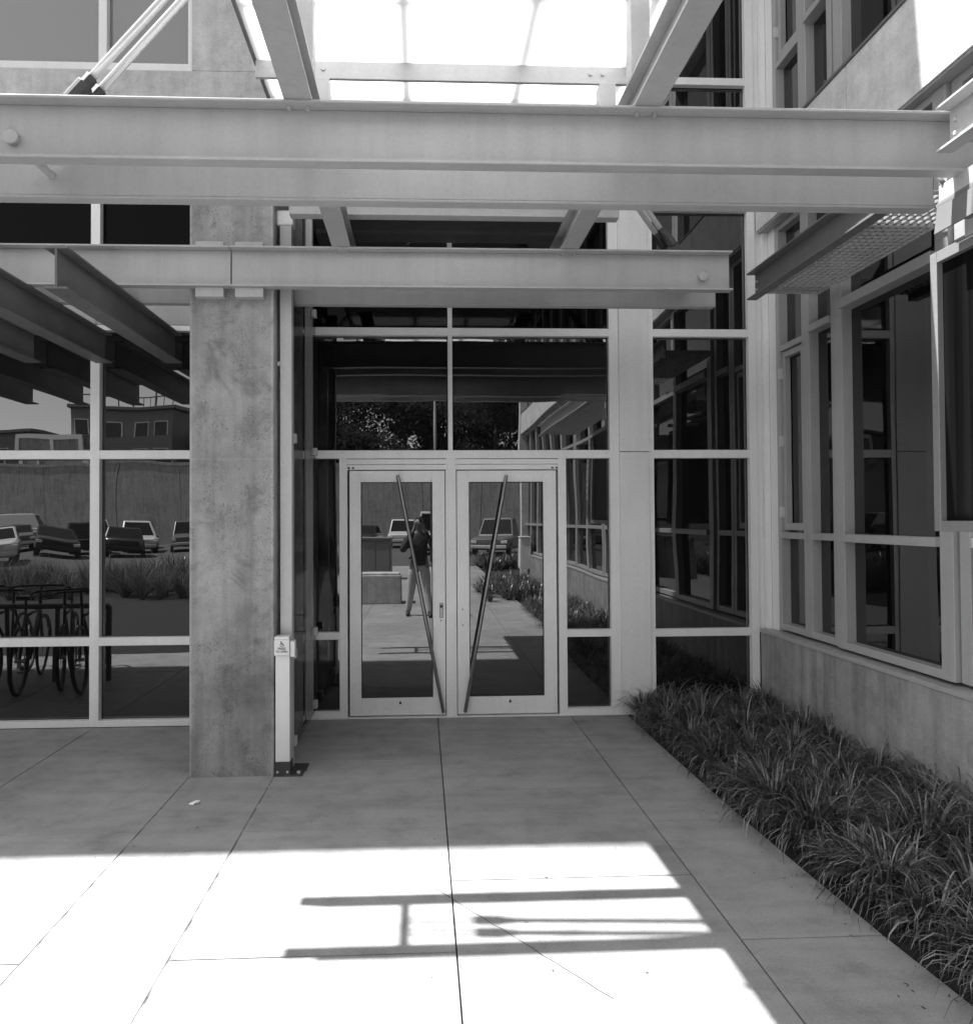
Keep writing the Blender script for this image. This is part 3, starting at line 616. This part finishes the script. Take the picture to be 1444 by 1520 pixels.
# ================================================================== what the glass mirrors: the place behind the camera
# ------------------------------------------------------------------ bicycles and their rack, left of the frame under the side canopy
rk = MB().path([(-5.4, 4.35, 0), (-5.4, 4.35, .80), (-3.35, 4.35, .80), (-3.35, 4.35, 0)], .03, 12)
for x in (-4.9, -4.4, -3.9): rk.tube((x, 4.35, 0), (x, 4.35, .80), .022, 10)
tag(rk.build('bicycle_rack', M['dark_or_shaded_steel'], loc=(-4.4, 4.35, 0)), 'black tubular rack behind the bicycles, mirrored in the left windows', 'rack')
def bicycle(x, yaw, label):
    b = empty('bicycle', (0, 0, 0), label, 'bicycle', 'bicycles parked at the rack')
    for yy in (-.52, .52):
        w = MB().torus((0, yy, .335), (1, 0, 0), .318, .019, 36, 8).build('wheel', M['dark'], b, 0, True)
        s = MB()
        for k in range(12):
            t = math.pi*k/6; s.tube((0, yy, .335), (0, yy+.31*math.cos(t), .335+.31*math.sin(t)), .0016, 4)
        s.tube((-.04, yy, .335), (.04, yy, .335), .018, 8); s.build('spokes', M['bright'], w)
    MB().path([(0, -.52, .335), (0, -.12, .29), (0, -.26, .78), (0, -.52, .335)], .014, 8).path([(0, -.12, .29), (0, .36, .74), (0, -.24, .74)], .016, 8).path([(0, .36, .84), (0, .40, .62), (0, .52, .335)], .016, 8).tube((0, -.26, .78), (0, -.285, .92), .013, 8).build('frame', M['car_dark'], b, 0, True)
    MB().loft([[(-.07, -.42, .92), (.07, -.42, .92), (.06, -.42, .96), (-.06, -.42, .96)], [(-.045, -.28, .925), (.045, -.28, .925), (.035, -.28, .955), (-.035, -.28, .955)], [(-.015, -.14, .93), (.015, -.14, .93), (.012, -.14, .952), (-.012, -.14, .952)]]).build('saddle', M['black'], b, .008)
    MB().path([(-.28, .30, .98), (-.2, .38, 1.0), (.2, .38, 1.0), (.28, .30, .98)], .013, 8).tube((0, .355, .84), (0, .38, 1.0), .014, 8).build('handlebar', M['black'], b, 0, True)
    MB().torus((.03, -.12, .29), (1, 0, 0), .085, .006, 20, 5).path([(.045, -.12, .29), (.05, -.06, .14)], .008, 6).box(.05, .12, -.085, -.035, .13, .15).path([(-.045, -.12, .29), (-.05, -.18, .44)], .008, 6).box(-.12, -.05, -.205, -.155, .43, .45).build('crank', M['bright'], b)
    b.location = x; b.rotation_euler = (0, R(rnd.uniform(-3, 3)), yaw); return b
for (x, y, a, lb) in ((-4.72, 4.42, 160, 'bicycle almost lost in the dark left end of the mirrored row'), (-3.50, 4.40, -14, 'dark bicycle nearest the pillar, its rear wheel mirrored below the window rail'), (-3.80, 4.28, -20, 'second dark bicycle from the pillar in the mirrored row'), (-4.12, 4.45, 164, 'dark bicycle in the mirrored row, turned with its saddle to the street'), (-4.42, 4.30, -12, 'farthest dark bicycle in the mirrored row at the rack')):
    bicycle((x, y, 0), R(a), lb)

# ------------------------------------------------------------------ parked cars
def car(kind, paint, loc, yaw, label):
    o = empty('parked_car', (0, 0, 0), label, 'car', 'cars parked across the lot')
    L, W, H = {'sedan': (4.5, 1.76, 1.42), 'suv': (4.6, 1.82, 1.76), 'van': (5.2, 1.95, 2.15), 'pickup': (5.2, 1.9, 1.8)}[kind]
    h = .92 if kind != 'van' else 1.1; w = W/2
    def ring(y, hw, z0, z1, k=.10): return [(-hw, y, z0+k), (-hw+k, y, z0), (hw-k, y, z0), (hw, y, z0+k), (hw, y, z1-k), (hw-k, y, z1), (-hw+k, y, z1), (-hw, y, z1-k)]
    l = L/2
    MB().loft([ring(-l, w*.86, .42, .80), ring(-l+.15, w*.95, .30, .86), ring(-l+.9, w, .26, h), ring(l-.9, w, .26, h), ring(l-.12, w*.95, .30, h-.02), ring(l, w*.88, .42, h-.10)]).build('body', M[paint], o, .02, True)
    ca, cb = {'sedan': (-.75, 1.55), 'suv': (-.85, 2.2), 'van': (-1.6, 2.5), 'pickup': (-.9, .9)}[kind]
    ra, rb = {'sedan': (.0, 1.0), 'suv': (-.15, 1.95), 'van': (-1.0, 2.4), 'pickup': (-.2, .7)}[kind]
    q = w*.94; p = w*.76
    MB().hexa([(-q, ca, h-.04), (q, ca, h-.04), (q, cb, h-.04), (-q, cb, h-.04), (-p, ra, H), (p, ra, H), (p, rb, H), (-p, rb, H)]).build('cabin', M[paint], o, .06)
    def glass(pts, e): MB().poly(pts, e).build('window', M['car_glass'], o, .004)
    def lerp(a, b, t): return tuple(a[i]+(b[i]-a[i])*t for i in range(3))
    A = [(-q, ca, h-.04), (q, ca, h-.04), (q, cb, h-.04), (-q, cb, h-.04)]; B = [(-p, ra, H), (p, ra, H), (p, rb, H), (-p, rb, H)]
    for i, e in ((0, (0, -.012, .004)), (1, (.012, 0, .003)), (2, (0, .012, .004)), (3, (-.012, 0, .003))):
        j = (i+1) % 4
        if kind == 'van' and i in (1, 3):
            continue
        qd = [lerp(lerp(A[i], A[j], .05), lerp(B[i], B[j], .05), .14), lerp(lerp(A[i], A[j], .95), lerp(B[i], B[j], .95), .14), lerp(lerp(A[i], A[j], .94), lerp(B[i], B[j], .94), .90), lerp(lerp(A[i], A[j], .06), lerp(B[i], B[j], .06), .90)]
        glass(qd, e)
    for sx in (-1, 1):
        for yy in (-l+.85, l-.85):
            wv = MB().tube((sx*(w-.20), yy, .32), (sx*(w+.01), yy, .32), .32, 20).build('wheel', M['dark'], o, .03)
            MB().tube((sx*(w+.008), yy, .32), (sx*(w+.016), yy, .32), .19, 14).build('rim', M['car_grey'], wv)
        MB().box(sx*w*.78-.16, sx*w*.78+.12, -l-.012, -l+.05, .60, .74).build('headlight', M['lamp'], o, .02)
        MB().box(sx*w*.80-.11, sx*w*.80+.08, l-.04, l+.012, .62, .82).build('tail_light', M['car_grey'], o, .02)
    MB().box(-w*.92, w*.92, -l-.05, -l+.06, .36, .52).build('bumper', M['bright' if paint != 'car_dark' else 'car_dark'], o, .03)
    MB().box(-w*.92, w*.92, l-.06, l+.05, .36, .52).build('bumper', M['bright' if paint != 'car_dark' else 'car_dark'], o, .03)
    o.location = loc; o.rotation_euler = (0, 0, yaw); return o
for kd, pt, x, yy, a, lb in (
    ('suv', 'car_white', -1.15, -33.5, 180, 'white boxy car mirrored above the photographer in the left door'),
    ('van', 'car_white', .95, -24.5, 8, 'white van mirrored at the right edge of the left door glass'),
    ('pickup', 'car_grey', 3.9, -23.5, 197, 'grey pickup mirrored behind the pull bar of the right door'),
    ('sedan', 'car_dark', -3.3, -29, 185, 'dark car mirrored left of the white boxy car in the left door'),
    ('suv', 'car_white', -17.4, -31.5, 158, 'pale car mirrored in the middle of the window bay beside the pillar'),
    ('sedan', 'car_white', -17.6, -18.0, 152, 'small white car mirrored at the left edge of the windows'),
    ('sedan', 'car_dark', -17.9, -23.5, 153, 'low dark car mirrored beside the small white car'),
    ('van', 'car_white', -27.5, -38, 78, 'big white van mirrored against the far wall'),
    ('suv', 'car_dark', -19.2, -29.0, -26, 'tall dark car mirrored left of the window mullion'),
    ('suv', 'car_grey', -14.4, -31, 161, 'grey car mirrored right beside the pillar edge'),
    ('sedan', 'car_grey', -22.6, -28.5, 150, 'grey low car mirrored in front of the big white van'),
    ('sedan', 'car_dark', -20.3, -39, 155, 'small dark car far back, mirrored beside the window mullion'),
    ('suv', 'car_dark', -16.4, -39.5, 162, 'dark far car mirrored between the pale car and the pillar'),
    ('sedan', 'car_dark', -15.6, -25.5, -22, 'dark car half hidden by tall grass, mirrored just right of the mullion'),
    ('suv', 'car_white', -21.5, -35.5, 152, 'white boxy car far back, mirrored left of the window mullion'),
    ('sedan', 'car_grey', -25.4, -33.5, 80, 'grey car seen side on before the far wall')):
    car(kd, pt, (x, yy, 0), R(a), lb)

# ------------------------------------------------------------------ far wall, buildings on top of it, trees, tall grass, small furniture
fw = MB()
for i in range(22): fw.box(-60+5*i+.02, -55+5*i-.02, -47.5, -46.9, -.1, 6.3)
fw.box(-60, 50, -47.55, -46.85, 6.3005, 6.55)
tag(fw.build('retaining_wall', M['far_wall'], loc=(0, -47, 0)), 'long tall panelled concrete wall across the parking lot, mirrored in the glass', 'wall', kind='thing')
structure(MB().box(-90, 90, -140, -47.6, -.2, 6.0).build('hill', M['lawn']))
def far_building(x0, x1, y0, y1, z0, z1, label, rows):
    b = empty('far_building', ((x0+x1)/2, y1, z0), label, 'building')
    MB().box(x0, x1, y0, y1, z0, z1).build('wall', M['far_building'], b, .05)
    for r in range(rows):
        zz = z0+1.0+2.6*r
        n = int((x1-x0)/2.2)
        for i in range(n):
            xx = x0+.6+i*2.2
            w = MB().box(xx, xx+1.3, y1, y1+.03, zz, zz+1.3).build('window', M['car_glass'], b)
            MB().box(xx-.08, xx-.001, y1, y1+.06, zz, zz+1.3).box(xx+1.301, xx+1.38, y1, y1+.06, zz, zz+1.3).box(xx-.08, xx+1.38, y1, y1+.06, zz+1.301, zz+1.38).build('frame', M['white'], w)
    m = MB().box(x0-.3, x1+.3, y0-.3, y1+.5, z1+.001, z1+.3)
    m.build('roof', M['dark_or_shaded_steel'], b, .03)
    return b
far_building(-31, -22, -60, -52, 5.8, 11.8, 'flat-roofed pale building on the wall, mirrored in the window bay by the pillar', 2)
far_building(-50, -35, -62, -53, 5.8, 9.6, 'low long building on the wall, mirrored at the left edge of the windows', 1)
far_building(-21, -15, -66, -56, 5.8, 9.6, 'lower block beside the flat-roofed building, mirrored behind the pillar', 1)
bw_ = MB()
for bx in ((-35.5, -29.5, 5.6, 6.0), (-35.5, -29.5, 8.9, 9.3), (-35.5, -35.1, 6.0, 8.9), (-29.9, -29.5, 6.0, 8.9), (-33.2, -32.9, 6.0, 8.9)): bw_.box(bx[0], bx[1], -51.9, -51.6, bx[2]+.001, bx[3]-.001)
bay = empty('bay_window', (-32.5, -51.8, 5.9), 'big white framed window on the hilltop, mirrored left of the window mullion', 'window')
bw_.build('frame', M['white'], bay); part('pane', M['far_wall'], bay, (-35.1, -29.9, -51.85, -51.7, 6.0, 8.9), bevel=0)
rl = MB()
for i in range(12): rl.tube((-31+.82*i, -51.7, 11.9), (-31+.82*i, -51.7, 12.9), .04, 6)
rl.box(-31, -22, -51.75, -51.65, 12.9, 13.0); rl.tube((-25, -55, 11.9), (-25, -55, 15.5), .12, 8)
tag(rl.build('roof_railing', M['dark_or_shaded_steel'], loc=(-26, -51.7, 12)), 'thin roof railing and mast on the flat-roofed building', 'railing')
def tree_meshes(seed, h, spread):
    r = random.Random(seed); m = MB(); pts = [Vector((0, 0, 0)), Vector((.1, .05, h*.25)), Vector((0, .1, h*.5)), Vector((.1, 0, h*.8))]
    for i, (a, b) in enumerate(zip(pts, pts[1:])): m.tube(a, b, .18-.05*i, 10, .13-.05*i)
    tips = []
    for k in range(12):
        a = 2*math.pi*k/12+r.uniform(-.3, .3); z = h*r.uniform(.08, .7); q = Vector((spread*.75*math.cos(a)*r.uniform(.5, 1), spread*.75*math.sin(a)*r.uniform(.5, 1), z+h*r.uniform(.08, .22)))
        m.tube((0.05, .05, z*.85), q, .05, 6, .015); tips.append(q)
    V = []; F = []
    for q in tips+[Vector((0, 0, h*.9)), Vector((.2, .1, h*.75)), Vector((-.3, .3, h*.62))]:
        cr = spread*r.uniform(.32, .5)
        for k in range(330):
            d = Vector((r.gauss(0, 1), r.gauss(0, 1), r.gauss(0, .8))).normalized()*cr*r.uniform(.35, 1.05); c = q+d; s = r.uniform(.10, .24)
            u = Vector((r.uniform(-1, 1), r.uniform(-1, 1), r.uniform(-1, 1))).normalized(); w = u.orthogonal().normalized(); b = len(V)
            V += [c-u*s, c+w*s*.5, c+u*s, c-w*s*.5]; F.append((b, b+1, b+2, b+3))
    return m, V, F
def tree(seed, h, spread, loc, label):
    t = empty('tree', loc, label, 'tree', 'trees above the far wall'); m, V, F = tree_meshes(seed, h, spread)
    bmesh.ops.translate(m.bm, vec=Vector(loc), verts=m.bm.verts); m.build('trunk', M['bark'], t, 0, True)
    me = bpy.data.meshes.new('crown'); me.from_pydata([tuple(v) for v in V], [], F); me.materials.append(M['leaf'])
    o = bpy.data.objects.new('crown', me); col.objects.link(o); o.parent = t; return t
protos = [tree(3, 7.5, 3.0, (-10, -50, 5.9), 'bushy tree on the hill at the left of the mirrored tree line'), tree(5, 8.5, 3.3, (-5.5, -51, 5.9), 'tall bushy tree on the hill mirrored above the left door')]
for i, (x, y, k, s) in enumerate(((-1.6, -50, 0, 1.1), (2.2, -51.5, 1, .95), (6.4, -50, 0, 1.2), (10.5, -52, 1, 1.1), (-8, -56, 1, 1.25), (0, -57, 0, 1.4), (4.5, -58, 1, 1.3), (9, -58, 0, 1.5), (15, -52, 0, 1.2))):
    c = copy_tree(protos[k]); c.location = (x, y, 5.9); c.scale = (s, s, s); c.rotation_euler = (0, 0, i*1.3)
    c['label'] = 'bushy dark tree in the mirrored row on the hill above the far wall'
tf = [(rnd.uniform(-30, -2.9), rnd.uniform(-7.6, -3.6), rnd.uniform(.6, 1.25)) for i in range(640)]
blades(tf, M['reed'], 'tall_grass', 'band of tall pale grass between lawn and parking lot, mirrored in the left windows', 'grass', 80, .85, .010, .6)
tf = [(rnd.uniform(1.9, 6.5), rnd.uniform(-14, -11.5), rnd.uniform(.8, 1.2)) for i in range(60)]+[(rnd.uniform(-8, -2.9), rnd.uniform(-14, -9), rnd.uniform(.8, 1.4)) for i in range(80)]
blades(tf, M['grass'], 'low_shrubs', 'low dark planting at the edge of the parking lot, mirrored in the doors', 'shrubs', 30, .7, .04, .7)
tag(part('concrete_bench', M['wall_concrete'], None, (-1.30, -.42, -2.6, -2.1, 0, .58), (-1.27, -.45, -2.57, -2.13, .5805, .62), bevel=.02), 'low concrete bench block mirrored in the left door beside the photographer', 'bench')
uc = part('utility_cabinet', M['far_building'], None, (-1.75, -.85, -8.6, -8.0, 0, 1.15), (-1.79, -.81, -8.64, -7.96, 1.151, 1.21), (-1.70, -1.32, -7.999, -7.985, .10, 1.08), (-1.28, -.90, -7.999, -7.985, .10, 1.08), bevel=.01)
tag(uc, 'squat dark utility cabinet mirrored behind the bench in the left door', 'cabinet')
eb = part('meter_box', M['white'], None, (2.70, 2.975, -7.4, -7.0, .35, 1.2), (2.68, 2.975, -7.42, -6.98, 1.201, 1.235), (2.688, 2.6995, -7.37, -7.03, .40, 1.16), bevel=.008)
tag(eb, 'pale meter box on the wing wall mirrored in the right door', 'box')
lp = empty('street_lamp', (.35, -16.5, 0), 'curved-arm street lamp over the parking lot, mirrored in the left door', 'lamp')
MB().tube((.35, -16.5, 0), (.35, -16.5, 6.6), .08, 12, .055).path([(.35, -16.5, 6.6), (.25, -16.5, 7.0), (-.05, -16.5, 7.25), (-.45, -16.5, 7.3)], .045, 10).build('pole', M['dark_or_shaded_steel'], lp, 0, True)
MB().hexa([(-1., -16.62, 7.24), (-.45, -16.62, 7.24), (-.45, -16.38, 7.24), (-1., -16.38, 7.24), (-.93, -16.58, 7.36), (-.45, -16.58, 7.36), (-.45, -16.42, 7.36), (-.93, -16.42, 7.36)]).build('lamp_head', M['dark_or_shaded_steel'], lp, .02)

# ------------------------------------------------------------------ the photographer, standing at the camera and mirrored in the left door
PX, PY = -.06, -.27
pr = empty('person', (PX, PY, 0), 'person in dark jacket and pale trousers holding a camera, mirrored in the left door', 'person')
def skin(name, mat, chains, parent, sub=2):
    bm = bmesh.new(); lay = bm.verts.layers.skin.verify(); vs_ = {}
    def v(p, r):
        k = tuple(round(c, 4) for c in p)
        if k not in vs_:
            x = bm.verts.new(p); x[lay].radius = (r, r); vs_[k] = x
            if len(vs_) == 1: x[lay].use_root = True
        return vs_[k]
    for ch in chains:
        prev = None
        for p, r in ch:
            x = v(p, r)
            if prev is not None and prev is not x and bm.edges.get((prev, x)) is None: bm.edges.new((prev, x))
            prev = x
    me = bpy.data.meshes.new(name); bm.to_mesh(me); bm.free(); me.materials.append(mat)
    o = bpy.data.objects.new(name, me); col.objects.link(o); o.parent = parent
    o.modifiers.new('skin', 'SKIN').use_smooth_shade = True
    ss_ = o.modifiers.new('subdivision', 'SUBSURF'); ss_.levels = sub; ss_.render_levels = sub
    return o
pel = ((0, 0, .95), .13); ab = ((0, -.01, 1.10), .12); ch = ((0, -.01, 1.30), .14); nb = ((0, 0, 1.46), .065); nk = ((0, .01, 1.53), .052)
def arm(s, k=0.):
    return [ch, ((s*.12, -.01, 1.40), .07+k), ((s*.185, 0, 1.39), .058+k), ((s*.27, .06, 1.19), .046+k), ((s*.27, .075, 1.16), .044+k), ((s*.17, .15, 1.36), .036+k), ((s*.085, .19, 1.545), .028+k)]
def leg(s, k=0., end=.06):
    f = -.10 if s < 0 else .12
    return [pel, ((s*.095, 0, .88), .09+k), ((s*.135, .01+f*.5, .50), .058+k), ((s*.14, f*.5, .45), .055+k), ((s*.19, f-.02, end+.03), .042+k), ((s*.19, f-.02, end), .044+k)]
def hand(s):
    w = ((s*.085, .19, 1.545), .028); pm = ((s*.072, .198, 1.61), .026); out = [[w, pm]]
    for i in range(4):
        x = s*(.082-.010*i); z = 1.635+.006*i
        out.append([pm, ((x, .20+.004*i, z+.015), .0095), ((x-s*.022, .208, z+.038-.006*i), .0085), ((x-s*.042, .205, z+.036-.012*i), .0075)])
    out.append([pm, ((s*.052, .19, 1.615), .010), ((s*.038, .188, 1.632), .009)])
    return out
head = [nk, ((0, .02, 1.585), .066), ((0, .015, 1.65), .085), ((0, .005, 1.70), .080), ((0, 0, 1.735), .05)]
face = [[((0, .02, 1.585), .066), ((0, .075, 1.575), .024)], [((0, .015, 1.65), .085), ((0, .105, 1.630), .012)], [((0, .015, 1.65), .085), ((.088, .0, 1.645), .014)], [((0, .015, 1.65), .085), ((-.088, .0, 1.645), .014)]]
skin('body', M['skin'], [[pel, ab, ch, nb, nk], head]+face+[arm(1), arm(-1), leg(1), leg(-1)]+hand(1)+hand(-1), pr)
k = .016
skin('jacket', M['jacket'], [[((0, 0, .88), .165), ((0, 0, .95), .16), (ab[0], .15), (ch[0], .165), ((0, 0, 1.45), .085), ((0, .01, 1.50), .07)], [(ch[0], .165)]+arm(1, k)[1:-1]+[((.098, .183, 1.515), .04)], [(ch[0], .165)]+arm(-1, k)[1:-1]+[((-.098, .183, 1.515), .04)]], pr)
skin('trousers', M['trouser'], [[((0, 0, .97), .13), ((0, 0, .93), .145)], [((0, 0, .93), .145)]+leg(1, .018, .07)[1:], [((0, 0, .93), .145)]+leg(-1, .018, .07)[1:]], pr)
for s in (-1, 1):
    f = -.10 if s < 0 else .12
    skin('shoe', M['shoe'], [[((s*.19, f-.06, .045), .042), ((s*.19, f+.02, .045), .046), ((s*.197, f+.12, .036), .040), ((s*.2, f+.17, .03), .028)]], pr)
skin('hair', M['hair'], [[((0, -.045, 1.60), .06), ((0, -.03, 1.67), .085), ((0, -.012, 1.725), .078), ((0, .03, 1.745), .05)], [((0, -.03, 1.67), .085), ((.072, .005, 1.67), .030), ((.078, -.005, 1.60), .026)], [((0, -.03, 1.67), .085), ((-.072, .005, 1.67), .030), ((-.078, -.005, 1.60), .026)], [((0, .03, 1.745), .05), ((0, .075, 1.715), .028)]], pr)
MB().path([(PX+.13, PY+.15, 1.40), (PX-.02, PY+.185, 1.22), (PX-.17, PY+.15, 1.02)], .016, 8).build('bag_strap', M['black'], pr)
ey = MB()
for s in (-1, 1): ey.tube((PX+s*.032, PY+.083, 1.655), (PX+s*.032, PY+.092, 1.655), .012, 12)
ey.build('eyes', M['white'], pr)
MB().box(PX-.022, PX+.022, PY+.083, PY+.092, 1.595, 1.603).build('mouth', M['jacket'], pr)
hc = empty('camera', (0, -.06, 1.66), 'small dark camera held up by the photographer, mirrored in the left door', 'camera')
hc.name = 'hand_camera'
MB().box(-.058, .052, -.075, -.035, 1.665, 1.735).build('camera_body', M['black'], hc, .006)
MB().tube((-.0, -.036, 1.70), (-.0, -.012, 1.70), .022, 20).build('lens', M['bar'], hc, .002)
